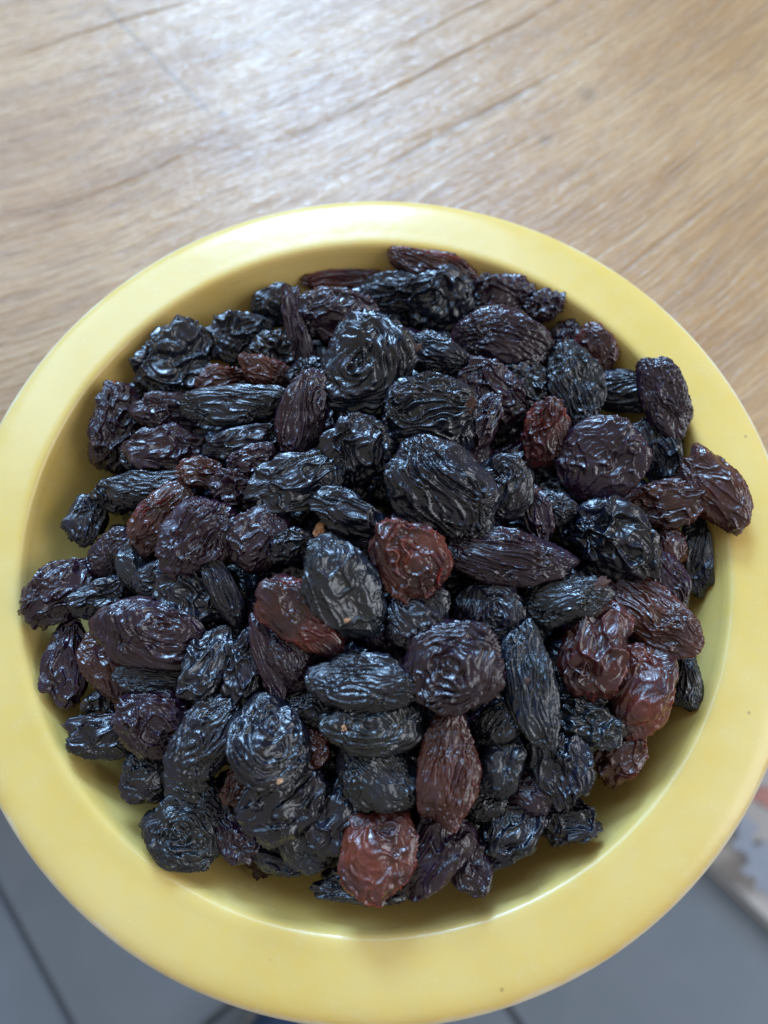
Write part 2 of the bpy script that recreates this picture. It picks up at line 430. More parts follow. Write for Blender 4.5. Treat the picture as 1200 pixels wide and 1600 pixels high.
def raisin_verts(L, W, T, typ, seed, n):
    """L, W, T full sizes in cm; X along the length, Z towards the viewer"""
    P, Q = cube_sphere(n)
    rs = np.random.RandomState(seed); so = rs.uniform(-40, 40, 3)
    pw = 0.92
    base = np.sign(P)*np.abs(P)**pw
    lump = noise(P*1.1+so)*0.22 + noise(P*2.2+so+9)*0.08
    r = 1+lump
    W3 = noise3(P*1.3+so+5)*0.34 + noise3(P*3.0+so+15)*0.07
    Pw = P+W3
    if typ == 'lon':
        F = 4.0*max(0.75, min(1.25, W/0.9))
        tw = 0.35*rs.uniform(-1, 1)
        c, s = np.cos(tw*P[:, 0]*2), np.sin(tw*P[:, 0]*2)
        y = Pw[:, 1]*c-Pw[:, 2]*s; z = Pw[:, 1]*s+Pw[:, 2]*c
        q = np.stack([Pw[:, 0]*0.5, y*F, z*F], 1)
        q2 = np.stack([Pw[:, 0]*1.2, y*F*2.1, z*F*2.1], 1)
        h = ridged(noise(q+so), 1.6)*0.85+ridged(noise(q2+so+3), 1.6)*0.36
        amp = 0.155
    elif typ == 'con':
        ax = np.array([rs.uniform(-.4, .4), rs.uniform(-.4, .4), 1.0]); ax /= np.linalg.norm(ax)
        rho = np.arccos(np.clip(P@ax, -1, 1)); ph = np.arctan2(P[:, 1]-ax[1]*.9, P[:, 0]-ax[0]*.9)
        sp = np.sqrt(rho+.03)
        rho2 = rho+W3[:, 0]*0.80+noise(P*2.6+so+61)*0.10
        q = np.stack([rho2*6.4, np.cos(ph)*1.0*sp, np.sin(ph)*1.0*sp], 1)
        q2 = np.stack([rho2*10.5, np.cos(ph)*1.5*sp, np.sin(ph)*1.5*sp], 1)
        h = ridged(noise(q+so), 1.4)*0.70+ridged(noise(q2+so+3), 1.4)*0.50
        r = r-0.12*np.exp(-(rho/0.40)**2)
        amp = 0.150
    elif typ == 'cru':
        h = ridged(noise(Pw*1.7+so), 1.4)*0.95+ridged(noise(Pw*3.4+so+3), 1.8)*0.40
        r = r+noise(P*1.9+so+21)*0.16
        amp = 0.225
    elif typ == 'glo':            # glossy taut skin with a few sharp folds
        h = ridged(noise(Pw*np.array([1.3, 2.1, 2.1])+so), 2.6)*0.95+ridged(noise(Pw*np.array([2.6, 4.4, 4.4])+so+3), 3.0)*0.26
        r = r+noise(P*1.7+so+21)*0.15
        amp = 0.215
    elif typ == 'smo':            # smooth skin with thin raised veins
        h = ridged(noise(Pw*2.0+so), 3.4)*0.75+ridged(noise(Pw*4.2+so+3), 3.6)*0.36
        amp = 0.125
    elif typ == 'coi':            # flat face with a raised edge
        rho = np.arccos(np.clip(P[:, 2], -1, 1))
        h = ridged(noise(Pw*2.0+so), 2.4)*0.45+ridged(noise(Pw*4.2+so+3), 2.6)*0.42
        r = r*0.5+0.5-0.16*np.exp(-(rho/0.75)**4)+0.05*np.exp(-((rho-1.13+W3[:, 0]*0.2)/0.10)**2)
        amp = 0.125
    elif typ == 'bra':            # brain-like meandering folds
        W4 = noise3(P*2.0+so+50)*0.38
        h = ridged(noise((P+W4)*np.array([1.7, 2.1, 2.1])+so), 2.8)*1.0+ridged(noise((P+W4)*5.0+so+3), 2.4)*0.28
        amp = 0.18
    else:                         # fine: many small folds, roughly lengthwise
        q = np.stack([Pw[:, 0]*1.6, Pw[:, 1]*5.0, Pw[:, 2]*5.0], 1)
        h = ridged(noise(q+so), 1.4)*0.62+ridged(noise(q*2.0+so+3), 1.5)*0.46
        amp = 0.130
    # the sides have caved in where the flesh dried away
    for dk in range(2 if typ in ('cru', 'glo', 'lon', 'fine') else 1):
        dd = np.array([rs.uniform(-.9, .9), rs.uniform(-.9, .9), rs.uniform(.1, 1)]); dd /= np.linalg.norm(dd)
        an = np.arccos(np.clip((P+W3*0.4)@dd/np.linalg.norm(P+W3*0.4, axis=1), -1, 1))
        r = r-rs.uniform(.10, .24)*np.exp(-(an/rs.uniform(.32, .55))**2)
    V = base*r[:, None]
    # pinched, slightly pointed ends and a dent along one side
    V[:, 1] *= 1-0.16*rs.uniform(0, 1)*np.abs(P[:, 0])**2
    V[:, 2] *= 1-0.20*rs.uniform(0, 1)*P[:, 0]*np.sign(rs.uniform(-1, 1))
    V = V*np.array([L/2, W/2, T/2])
    N = P/np.array([L, W, T]); N /= np.linalg.norm(N, axis=1)[:, None]
    edge = 0.50+0.50*np.sqrt(np.abs(P[:, 2]))         # folds flatten out round the waist
    calm = np.clip(1.0+noise(P*1.4+so+88)*0.9, 0.5, 1.35)      # some stretches of skin stay smooth
    V += N*(amp*(h-0.42)*calm*edge*W/2*1.08)[:, None]
    V[:, 1] += rs.uniform(-0.10, 0.10)*W*(P[:, 0]**2-0.4)
    # keep the outline at its measured size
    for k, s in ((0, L), (1, W)):
        ext = np.percentile(V[:, k], 99.7)-np.percentile(V[:, k], 0.3)
        V[:, k] *= s/ext; V[:, k] -= (V[:, k].max()+V[:, k].min())/2
    return V, Q

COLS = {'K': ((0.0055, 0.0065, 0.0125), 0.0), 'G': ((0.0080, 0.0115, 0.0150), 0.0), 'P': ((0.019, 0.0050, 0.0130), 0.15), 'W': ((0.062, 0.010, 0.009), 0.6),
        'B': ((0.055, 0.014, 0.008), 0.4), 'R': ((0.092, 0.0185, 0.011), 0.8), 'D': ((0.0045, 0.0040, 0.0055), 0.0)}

def mound(x, y):
    rr = (x*x+(y-0.1)**2)/49.0
    return 1.45-1.75*rr + 0.02*(-y) - 0.02*max(y, 0)

def surface_point(px, py, lift):
    d = ray(px, py); dn = d/np.linalg.norm(d)
    t = 14.0
    for _ in range(30):
        p = CAM+dn*t
        t += (p[2]-mound(p[0], p[1]))/(-dn[2])*0.7
    p = CAM+dn*(t-lift)
    return p, dn

# x, y, length, width in pixels of the photograph, direction of the length in degrees, layer, skin, colour, label
RAISINS = [
(273,568,118,104,32,0.3,'cru','K','black two-lobed raisin with a brown crease, uppermost at the left side of the heap'),
(375,525,96,70,12,-0.3,'cru','K','black crumpled raisin against the upper left bowl wall, right of the two-lobed one'),
(433,476,72,56,20,-0.5,'smo','K','small smooth black raisin end, next to the wall at upper left of centre'),
(465,522,135,38,96,0.2,'glo','P','narrow glossy purple-black raisin standing upright left of the light brown raisin'),
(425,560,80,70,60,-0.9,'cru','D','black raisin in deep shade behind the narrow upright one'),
(413,583,80,44,-22,0,'bra','B','brown wedge-shaped raisin at upper left, above the right end of the long black one'),
(345,594,70,44,8,-0.3,'glo','B','brown raisin with an open fold, between the two-lobed raisin and the brown wedge'),
(370,633,156,58,5,0.6,'lon','K','long slim blue-black raisin lying level across the upper left of the heap'),
(265,648,105,62,-8,0.1,'bra','P','purple wrinkled raisin touching the left end of the long slim level raisin'),
(184,668,125,76,82,0.4,'bra','P','upright oval purple-brown raisin with meandering ridges against the left bowl wall'),
(262,700,118,66,-2,0,'cru','P','dull dark raisin below the purple wrinkled one in the upper left'),
(218,722,52,34,-10,0.1,'bra','K','small bluish raisin tip just below the upright oval purple raisin at left'),
(380,692,112,46,14,0.1,'glo','K','black folded raisin with an open mouth, directly below the long slim level one'),
(226,764,112,52,2,0.3,'lon','K','blue-black raisin with glossy lengthwise folds, lying level near the left wall'),
(178,775,48,62,80,-0.1,'cru','K','black raisin end tucked under the left end of the glossy folded level raisin'),
(314,740,68,46,-8,0.3,'glo','B','small glossy brown-red raisin at left, above the big orange-brown one'),
(395,722,70,50,25,0.5,'cru','P','small crumpled purple raisin left of the foot of the tall purple one'),
(368,760,52,70,75,0.2,'cru','P','small purple-brown raisin left of the curled black raisin'),
(469,655,145,66,73,0.5,'lon','P','tall purple raisin with lengthwise furrows, left of the big smooth-ridged oval one'),
(215,615,44,34,30,-0.6,'smo','K','small black raisin end peeping out at the left wall below the two-lobed raisin'),
(572,577,160,128,66,1.3,'con','K','large blue-black oval raisin with curved nested ridges, upper middle of the heap'),
(675,648,142,120,-16,1.1,'lon','K','large squarish black raisin with level furrows and a brown scar on its right side'),
(693,770,186,132,-42,1.6,'lon','K','largest black raisin, broad and furrowed, sloping down right in the middle of the heap'),
(527,494,128,76,-10,0.4,'bra','P','light purple-brown raisin with net-like ridges at the top left of the heap'),
(540,442,122,38,2,-0.5,'lon','B','flat reddish brown raisin along the far wall, left of the topmost one'),
(615,459,116,58,8,-0.1,'cru','K','black crumpled raisin between the light purple-brown one and the rounded blue-black one at top'),
(687,469,94,88,62,0.5,'glo','K','rounded blue-black raisin with soft folds at the top of the heap'),
(680,419,138,52,-17,-0.3,'lon','B','long smooth red-brown raisin farthest up, resting on the far bowl wall'),
(744,474,48,36,50,0.3,'cru','K','tiny black raisin tip right of the rounded blue-black one at top'),
(792,472,98,78,-20,0.2,'bra','P','dark brown knobbly raisin at the top right of the heap'),
(790,537,146,92,-18,0.7,'fine','P','big dull dark brown raisin with a folded upper edge, upper right of the heap'),
(850,478,44,58,100,-0.4,'cru','P','small dark crumpled raisin against the wall at the top right corner of the heap'),
(684,560,92,62,-24,0.5,'fine','K','black finely wrinkled raisin with a reddish tip, right of the large nested-ridge oval'),
(768,612,110,80,-48,0.2,'glo','P','glossy purple-brown raisin behind the squarish furrowed one'),
(557,707,104,100,80,0.8,'glo','K','shiny black crumpled raisin like folded foil, below the large nested-ridge oval'),
(466,752,150,84,22,0.7,'glo','K','curled black raisin with a rolled edge, left of the shiny foil-like one'),
(486,582,46,66,80,-0.1,'glo','K','small glossy black raisin squeezed in left of the large nested-ridge oval'),
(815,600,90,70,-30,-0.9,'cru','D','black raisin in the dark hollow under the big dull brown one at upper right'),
(752,662,90,48,60,0,'glo','P','shiny purple raisin with fin-like folds at the right edge of the squarish furrowed one'),
(901,605,128,76,104,0.6,'lon','G','grey-black upright raisin with straight furrows, upper right of the heap'),
(930,545,72,58,-60,0.1,'smo','W','translucent red raisin against the upper right wall'),
(886,532,56,56,60,0.1,'glo','P','small purple raisin just left of the translucent red one at upper right'),
(982,612,118,58,-4,0.4,'lon','K','black raisin lying level right of the grey-black upright one'),
(1038,622,122,62,112,0.1,'fine','P','dull brown raisin arched against the right wall at the end of the level black one'),
(854,676,100,64,76,0.5,'bra','W','deep red upright raisin left of the big round disc-like one'),
(939,719,132,126,40,1.3,'coi','P','big round dark raisin with a raised edge like a coin, right side of the heap'),
(1028,705,105,66,105,0.1,'glo','K','black raisin with a shiny tip in shade, right of the round coin-like one'),
(1117,765,134,74,-52,0.9,'smo','B','brown raisin resting on the bowl rim at the far right'),
(1040,788,114,70,6,0.7,'bra','B','curved brown raisin beside the one on the right rim'),
(965,843,138,98,-32,0.9,'cru','K','broad black crumpled raisin directly below the round coin-like one'),
(1087,866,118,44,92,-0.1,'lon','K','narrow black upright raisin touching the right bowl wall'),
(1050,856,62,44,80,0,'smo','R','small translucent red raisin wedged left of the narrow upright black one at right'),
(1043,912,96,60,-68,0,'lon','P','purple furrowed raisin half hidden under the broad black crumpled one at right'),
(870,795,48,66,80,-0.4,'fine','K','small black wrinkled raisin in the gap left of the coin-like one'),
(786,763,96,84,75,0.8,'con','K','small round blue-black raisin with swirled skin, right of the largest raisin'),
(840,800,86,42,-72,0.3,'glo','P','small shiny purple raisin right of the small round swirled one'),
(801,871,194,86,-5,1.0,'lon','P','long purple-black raisin with glossy waves, right of the bright red central one'),
(879,936,144,72,15,1.0,'fine','G','dull grey-black raisin with a brown end, right of the lower centre'),
(1012,955,164,84,-33,0.9,'lon','B','long red-purple raisin sloping down to the right wall'),
(930,1012,150,94,74,1.1,'glo','W','glossy dark red raisin with a bright flat spot, lower right'),
(1000,1076,140,90,78,0.9,'smo','R','translucent red raisin with a smooth blister at the lower right wall'),
(1064,1062,86,54,100,0,'fine','K','dark raisin against the right wall behind the blistered red one'),
(135,810,76,56,72,0.3,'glo','K','small glossy blue-black raisin at the left wall, above the ridged rim raisin'),
(96,922,128,84,38,1.0,'bra','P','purple ridged raisin leaning on the rim at the far left'),
(160,937,86,56,20,0.3,'cru','K','black crumpled raisin between the far left rim raisin and the big swirled one'),
(232,985,164,106,-6,1.3,'con','P','big oval purple raisin with swirled skin, lower left of the heap'),
(253,808,122,66,50,0.5,'bra','B','bright orange-brown raisin at left, partly under the big furrowed one'),
(307,840,134,106,38,1.2,'lon','P','big purple-black furrowed raisin overlapping the orange-brown one at left'),
(212,882,84,52,98,0.1,'smo','G','smooth grey-black raisin at left, below the orange-brown one'),
(252,902,76,56,40,0,'smo','K','dark smooth raisin above the big swirled purple oval'),
(178,862,80,52,45,-0.2,'fine','P','dull dark raisin above the crumpled black one near the left wall'),
(401,840,94,80,60,0.5,'smo','P','dark veined smooth raisin right of the big furrowed one at left'),
(302,928,112,80,-10,0.1,'cru','K','black crinkled raisin above and right of the big swirled purple oval'),
(350,925,108,40,-62,0.4,'lon','K','thin black finger-like raisin sloping between the veined raisin and the swirled oval'),
(105,1034,124,64,84,0.5,'glo','P','purple-brown raisin upright against the left wall below the rim raisin'),
(168,1048,118,56,-54,0.3,'smo','B','smooth brown raisin slanting under the left end of the big swirled oval'),
(245,1062,120,50,-2,0.4,'fine','K','black raisin showing only its lower edge under the big swirled oval'),
(325,1036,112,66,66,0.6,'glo','K','glossy black raisin with a purple glint, right of the big swirled oval'),
(384,1042,106,56,72,0.2,'cru','K','dark folded raisin right of the one with the purple glint'),
(420,1030,136,38,-74,0.5,'lon','P','slender purple-brown furrowed raisin standing left of the bright brown-red one'),
(455,1028,90,62,-62,0.2,'fine','P','dark brown wrinkled raisin under the bright brown-red one'),
(470,964,156,86,-42,1.3,'smo','R','bright brown-red raisin with blistered skin, left of the centre'),
(535,919,168,112,-64,1.9,'smo','G','broad green-black raisin lying over the brown-red one in the middle'),
(641,876,136,114,-70,1.9,'bra','R','bright red-brown raisin with winding pale folds at the centre of the heap'),
(455,852,64,50,15,0.4,'cru','K','tiny crumpled black raisin left of the orange stem bit'),
(545,803,112,64,-24,0.7,'glo','K','glossy black folded raisin above the broad green-black one'),
(648,962,96,92,85,0.9,'lon','K','glossy dark raisin with upright folds, below the central red-brown one'),
(704,1041,152,136,20,1.7,'con','P','big purple raisin with rings like a rose, lower middle of the heap'),
(563,1068,164,88,-3,1.3,'fine','K','black raisin with a folded upper edge, left of the rose-like purple one'),
(583,1132,158,88,2,1.0,'con','G','broad dull black raisin carrying a tan flake'),
(590,1213,126,92,-38,0.6,'fine','G','dull black raisin under the one with the tan flake'),
(770,955,96,96,40,-0.1,'con','K','dark finely ringed raisin in shade above the rose-like one'),
(820,1000,60,50,40,-0.6,'fine','D','black raisin in the dark gap left of the green-black upright one'),
(828,1069,188,78,-80,1.3,'lon','G','green-black upright furrowed raisin, right of the rose-like one'),
(246,1130,130,102,-24,1.0,'bra','P','purple raisin with a red tip and deep folds, lower left'),
(322,1153,142,88,52,1.3,'fine','K','blue-black smooth-shouldered raisin between the red-tipped one and the round swirled one'),
(419,1160,140,122,-72,1.8,'con','K','round blue-black raisin with swirled face and pale flake, lower left'),
(155,1146,98,66,-6,0.6,'glo','K','glossy black raisin at the lower left wall'),
(168,1100,70,56,10,-0.1,'cru','D','black raisin in shade above the glossy one at the lower left wall'),
(231,1213,80,76,60,0.4,'smo','K','small dark raisin at the lower left wall, above the ringed oval one'),
(297,1230,84,54,-12,0.1,'smo','G','dark green-grey raisin behind the ringed oval near the lower left wall'),
(288,1300,118,98,-24,0.9,'con','G','grey-black ringed oval raisin lying on the lower left bowl wall'),
(378,1226,66,56,45,0.3,'glo','B','small brown folded raisin under the round swirled one at lower left'),
(345,1262,70,60,-30,-0.2,'fine','K','dark raisin above right of the ringed oval at lower left'),
(372,1305,80,64,-70,0.2,'glo','P','purple-brown raisin right of the ringed oval at lower left'),
(449,1254,142,98,36,1.0,'glo','K','broad blue-black raisin with soft folds just below the round swirled one'),
(489,1170,56,48,50,0.1,'glo','B','small brown folded raisin at the right edge of the round swirled one'),
(528,1272,112,74,62,0.3,'glo','K','black glinting crumpled raisin above left of the large red one at the bottom'),
(468,1318,92,60,-48,0.3,'smo','G','leaf-like smooth black raisin at the bottom wall, left of the large red one'),
(432,1335,96,50,-22,-0.2,'cru','K','black raisin in shade at the bottom wall, under the leaf-like one'),
(590,1332,136,116,70,1.5,'smo','R','large translucent red-brown raisin at the bottom of the heap'),
(562,1382,136,50,-4,0.4,'cru','K','black raisin flattened beneath the large red one at the bottom'),
(678,1338,128,78,58,0.8,'glo','P','dark furrowed raisin leaning right of the large red one at the bottom'),
(726,1338,108,62,-72,0.5,'glo','P','purple-brown folded raisin at the bottom wall, two right of the large red one'),
(702,1197,174,92,84,1.5,'lon','B','tall red-purple raisin with deep lengthwise furrows, below the rose-like one'),
(778,1132,84,58,38,0.2,'fine','K','small dull black raisin left of the foot of the green-black upright one'),
(784,1196,90,60,68,0.5,'smo','G','small black raisin with a smooth bluish cap, right of the tall red-purple one'),
(880,1200,106,90,-70,1.0,'glo','K','glossy blue-black raisin with foil-like folds, lower right'),
(921,1134,98,76,-14,0.5,'cru','G','dull grey-black raisin left of the blistered red one at lower right'),
(970,1180,92,62,52,0.1,'glo','B','brown-red raisin at the lower right wall beneath the blistered red one'),
(888,1282,82,62,8,0.3,'cru','K','small dark raisin alone at the lower right wall'),
(824,1238,72,56,-30,0.2,'smo','P','small purple-black raisin left below the glossy foil-like one at lower right'),
(803,1290,104,78,50,0.3,'glo','K','black folded raisin near the bottom wall, left of the small lone one'),
(775,1330,84,46,20,0.1,'cru','K','black raisin at the bottom wall between the folded purple-brown one and the black folded one'),
(692,1284,70,48,-10,0.3,'glo','P','small purple raisin at the foot of the tall red-purple one'),
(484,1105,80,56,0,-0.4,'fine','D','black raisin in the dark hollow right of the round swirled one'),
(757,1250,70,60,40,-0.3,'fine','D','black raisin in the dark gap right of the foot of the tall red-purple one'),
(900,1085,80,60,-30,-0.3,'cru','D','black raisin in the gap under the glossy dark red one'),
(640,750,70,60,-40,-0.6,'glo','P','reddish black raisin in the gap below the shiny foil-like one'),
]

GROUP = 'raisins heaped in the yellow bowl'
def add_raisin(idx, px, py, L, W, ang, lay, typ, col, label, thick=0.68):
    lift = lay*0.36
    p, dn = surface_point(px, py, lift)
    for _ in range(24):
        rr = math.hypot(p[0], p[1])
        need = 0.30*W*np.dot(p-CAM, FW)/F_PX
        if p[2] > 0.35+need*0.5 or rr+need < wall_r(p[2]): break
        p = p-dn*0.08
    dep = np.dot(p-CAM, FW)
    g = 1.06 if lay >= 1 else 1.13
    l, wd = g*L*dep/F_PX, g*W*dep/F_PX
    seed = 1000+idx*13
    rs = np.random.RandomState(seed)
    T = wd*thick*rs.uniform(0.9, 1.1)
    if L/W < 1.25: T = wd*0.56
    n = int(np.clip(22+0.24*L, 28, 52))
    V, Q = raisin_verts(l, wd, T, typ, seed, n)
    a = math.radians(ang)
    ex = RT*math.cos(a)+UP*math.sin(a); ez = -dn; ex = ex-ez*np.dot(ex, ez); ex /= np.linalg.norm(ex)
    ey = np.cross(ez, ex)
    R = Matrix(((ex[0], ey[0], ez[0]), (ex[1], ey[1], ez[1]), (ex[2], ey[2], ez[2])))
    tl = Matrix.Rotation(rs.uniform(-0.22, 0.22), 3, 'X') @ Matrix.Rotation(rs.uniform(-0.18, 0.18), 3, 'Y')
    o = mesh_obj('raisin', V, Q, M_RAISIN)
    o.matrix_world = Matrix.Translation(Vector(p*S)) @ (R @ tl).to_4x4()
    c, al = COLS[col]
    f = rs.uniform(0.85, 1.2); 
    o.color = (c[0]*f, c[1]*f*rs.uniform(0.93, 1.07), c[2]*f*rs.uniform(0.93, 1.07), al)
    tag(o, label, 'raisin', GROUP)
    return o, p, (ex, ey, ez), (l, wd, T)

built = []
for i, rz in enumerate(RAISINS):
    built.append(add_raisin(i, *rz))

# raisins one catches sight of only through the gaps
DEEP = 'dark raisin mostly buried in the shaded gaps beneath the upper layer of raisins'
DEEP_LABELS = {
    0: 'buried dark raisin in the gap left of the large red raisin at the bottom',
    1: 'buried dark raisin in the gap below the raisin with the tan flake',
    2: 'buried dark raisin in the gap below and right of the raisin with the tan flake',
    3: 'buried dark raisin in the gap below and left of the tall red-purple raisin',
    4: 'buried dark raisin in the gap below and right of the red-tipped raisin at lower left',
    7: 'buried dark raisin in the gap left of the tall red-purple raisin',
    9: 'buried dark raisin in the gap left of the foil-like raisin at lower right',
    13: 'buried dark raisin in the gap below and left of the raisin with the tan flake',
    15: 'buried dark raisin in the gap above and left of the tall red-purple raisin',
    16: 'buried dark raisin in the gap above and right of the tall red-purple raisin',
    17: 'buried dark raisin in the gap above and left of the foil-like raisin at lower right',
    22: 'buried dark raisin in the gap above the round swirled raisin at lower left',
    23: 'buried dark raisin in the gap below and right of the bright brown-red raisin',
    24: 'buried dark raisin in the gap left of the rose-like purple raisin',
    25: 'buried dark raisin in the gap below and right of the rose-like purple raisin',
    27: 'buried dark raisin in the gap above and right of the green-black upright raisin',
    29: 'buried dark raisin in the gap below and right of the far left rim raisin',
    31: 'buried dark raisin in the gap right of the big swirled oval raisin at left',
    32: 'buried dark raisin in the gap left of the bright brown-red raisin',
    33: 'buried dark raisin in the gap below the broad green-black raisin',
    34: 'buried dark raisin in the gap below and right of the broad green-black raisin',
    36: 'buried dark raisin in the gap below and left of the long wavy purple-black raisin',
    37: 'buried dark raisin in the gap below the dull grey-black raisin',
    38: 'buried dark raisin in the gap above and left of the glossy dark red raisin',
    42: 'buried dark raisin in the gap below the dark veined raisin',
    43: 'buried dark raisin in the gap below and right of the dark veined raisin',
    44: 'buried dark raisin in the gap above the broad green-black raisin',
    45: 'buried dark raisin in the gap below the central red-brown raisin',
    46: 'buried dark raisin in the gap below and right of the central red-brown raisin',
    47: 'buried dark raisin in the gap below the long wavy purple-black raisin',
    49: 'buried dark raisin in the gap below and left of the broad crumpled raisin at right',
    51: 'buried dark raisin in the gap above and right of the far left rim raisin',
    54: 'buried dark raisin in the gap above and left of the dark veined raisin',
    55: 'buried dark raisin in the gap below and right of the curled black raisin',
    56: 'buried dark raisin in the gap left of the central red-brown raisin',
    57: 'buried dark raisin in the gap above the central red-brown raisin',
    58: 'buried dark raisin in the gap below the small round swirled raisin',
    59: 'buried dark raisin in the gap above the long wavy purple-black raisin',
    60: 'buried dark raisin in the gap left of the broad crumpled raisin at right',
    62: 'buried dark raisin in the gap left of the big furrowed raisin at left',
    63: 'buried dark raisin in the gap above the big furrowed raisin at left',
    64: 'buried dark raisin in the gap above and right of the big furrowed raisin at left',
    65: 'buried dark raisin in the gap below the curled black raisin',
    66: 'buried dark raisin in the gap below the shiny foil-like raisin',
    67: 'buried dark raisin in the gap below and right of the shiny foil-like raisin',
    70: 'buried dark raisin in the gap right of the small round swirled raisin',
    72: 'buried dark raisin in the gap below and right of the round coin-like raisin',
    73: 'buried dark raisin in the gap above and left of the big furrowed raisin at left',
    75: 'buried dark raisin in the gap below and right of the two-lobed black raisin',
    77: 'buried dark raisin in the gap below and right of the tall purple raisin',
    80: 'buried dark raisin in the gap above and left of the small round swirled raisin',
    81: 'buried dark raisin in the gap below and left of the deep red upright raisin',
    85: 'buried dark raisin in the gap below and left of the long slim level raisin',
    88: 'buried dark raisin in the gap right of the tall purple raisin',
    91: 'buried dark raisin in the gap above the small round swirled raisin',
    92: 'buried dark raisin in the gap below and left of the grey-black upright raisin',
    104: 'buried dark raisin in the gap above and left of the large nested-ridge oval raisin',
    105: 'buried dark raisin in the gap below and left of the light purple-brown raisin',
    106: 'buried dark raisin in the gap above the squarish furrowed raisin',
    107: 'buried dark raisin in the gap left of the big dull brown raisin',
    111: 'buried dark raisin in the gap right of the light purple-brown raisin',
    112: 'buried dark raisin in the gap above and right of the large nested-ridge oval raisin',
    124: 'buried dark raisin in the gap below the bright brown-red raisin',
    128: 'buried dark raisin in the gap left of the glossy dark red raisin',
    134: 'buried dark raisin in the gap above the rose-like purple raisin',
    143: 'buried dark raisin in the gap above the dull grey-black raisin',
    148: 'buried dark raisin in the gap above and left of the central red-brown raisin',
    150: 'buried dark raisin in the gap below the deep red upright raisin',
    157: 'buried dark raisin in the gap left of the deep red upright raisin',
    158: 'buried dark raisin in the gap left of the round coin-like raisin',
}
UNSEEN = [5, 11, 12, 14, 19, 28, 30, 35, 40, 41, 50, 52, 61, 68, 71, 74, 76, 82, 83, 84, 89, 90, 93, 94, 95, 98, 100, 101, 102, 108, 109, 110, 113, 114, 117, 118, 120, 121, 122, 123, 129, 130, 131, 132, 133, 136, 137, 138, 139, 140, 141, 142, 144, 146, 147, 149, 152, 153, 154, 155, 156, 159, 160, 161, 162, 163, 164, 165, 166, 167]
rs = np.random.RandomState(5); k = 0
for step, depth, rmax in ((1.12, 0.86, 6.2), (1.45, 1.75, 5.6)):
    for iy in range(-7, 8):
        for ix in range(-7, 8):
            x = (ix+0.5*(iy % 2))*step+rs.uniform(-.18, .18); y = iy*step*0.87+rs.uniform(-.18, .18)
            if math.hypot(x, y) > rmax: continue
            z = mound(x, y)-depth+rs.uniform(-.12, .12)
            if math.hypot(x, y)+0.55 > wall_r(z): continue
            seed = 9000+k*7; g = step/1.12; l = g*rs.uniform(1.35, 1.7); wd = g*rs.uniform(1.0, 1.2)
            typ = rs.choice(['cru', 'lon', 'glo', 'fine'])
            eul = (rs.uniform(-.4, .4), rs.uniform(-.4, .4), rs.uniform(0, 6.28)); cc = rs.choice(['K', 'K', 'P', 'D'])
            k += 1
            if step > 1.3 and k-1 in UNSEEN: continue          # wholly hidden at the bottom of the bowl
            V, Q = raisin_verts(l, wd, wd*0.8, typ, seed, 20 if step < 1.3 else 12)
            o = mesh_obj('raisin', V, Q, M_RAISIN)
            o.location = (x*S, y*S, z*S); o.rotation_euler = eul
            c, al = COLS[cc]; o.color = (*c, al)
            tag(o, DEEP_LABELS.get(k-1, DEEP), 'raisin', 'raisins buried under the top layer')

# ------------------------------------------------------------------ stem scars and loose crumbs
def chip(name, L, W, T, seed, mat, parent=None):
    P, Q = cube_sphere(6); so = np.random.RandomState(seed).uniform(-30, 30, 3)
    r = 1+noise(P*1.8+so)*0.55+noise(P*4+so)*0.25
    V = P*r[:, None]*np.array([L/2, W/2, T/2])
    return mesh_obj(name, V, Q, mat, parent, smooth=False)

from mathutils.bvhtree import BVHTree
dg = bpy.context.evaluated_depsgraph_get()
def hit(px, py):
    """the first surface seen along a ray through the photograph"""
    d = Vector(ray(px, py)).normalized()
    ok, loc, nor, _, ob, _ = scn.ray_cast(bpy.context.evaluated_depsgraph_get(), Vector(CAM*S), d)
    return (loc, nor, ob) if ok else (Vector(on_plane(px, py, 1)*S), Vector((0, 0, 1)), None)
def put(o, px, py, ang, sink=0.0):
    loc, nor, ob = hit(px, py)
    z = (nor+Vector(-ray(px, py)).normalized()).normalized()
    a = math.radians(ang); ex = Vector(RT*math.cos(a)+UP*math.sin(a)); ex = (ex-z*ex.dot(z)).normalized(); ey = z.cross(ex)
    mw = Matrix(((ex[0], ey[0], z[0]), (ex[1], ey[1], z[1]), (ex[2], ey[2], z[2]))).to_4x4()
    mw = Matrix.Translation(loc-z*sink*S) @ mw
    return mw, ob
bpy.context.view_layer.update()
CRUMBS = [
    (499, 827, 24, 15, 75, 'stem_fragment', M_STEM, 'rusty orange bit of dry stem poking up above the broad black raisin in the middle', 'stem fragment', 12),
    (540, 1136, 15, 10, 40, 'skin_flake', M_TAN, 'tan flake stuck on the broad black raisin below the middle', 'flake', 4),
    (408, 1121, 13, 9, 5, 'skin_flake', M_PALE, 'small round pale flake on the swirled blue-black raisin at lower left', 'flake', 3),
    (437, 1220, 9, 7, 30, 'skin_flake', M_TAN, 'tiny pinkish flake at the bottom edge of the swirled raisin at lower left', 'flake', 3),
    (174, 909, 13, 6, -20, 'skin_flake', M_PALE, 'pale sliver between the crumpled black raisins near the left rim', 'flake', 4),
    (929, 625, 9, 6, 60, 'skin_flake', M_PALE, 'pale crumb on the grey-black upright raisin near the upper right', 'flake', 3),
    (541, 969, 9, 6, 20, 'skin_flake', M_TAN, 'small tan crumb low on the broad black raisin in the middle', 'flake', 3),
    (178, 597, 10, 4, -60, 'crumb', M_STEM, 'thin brown crumb on the yellow bowl wall at upper left', 'crumb', 3),
]
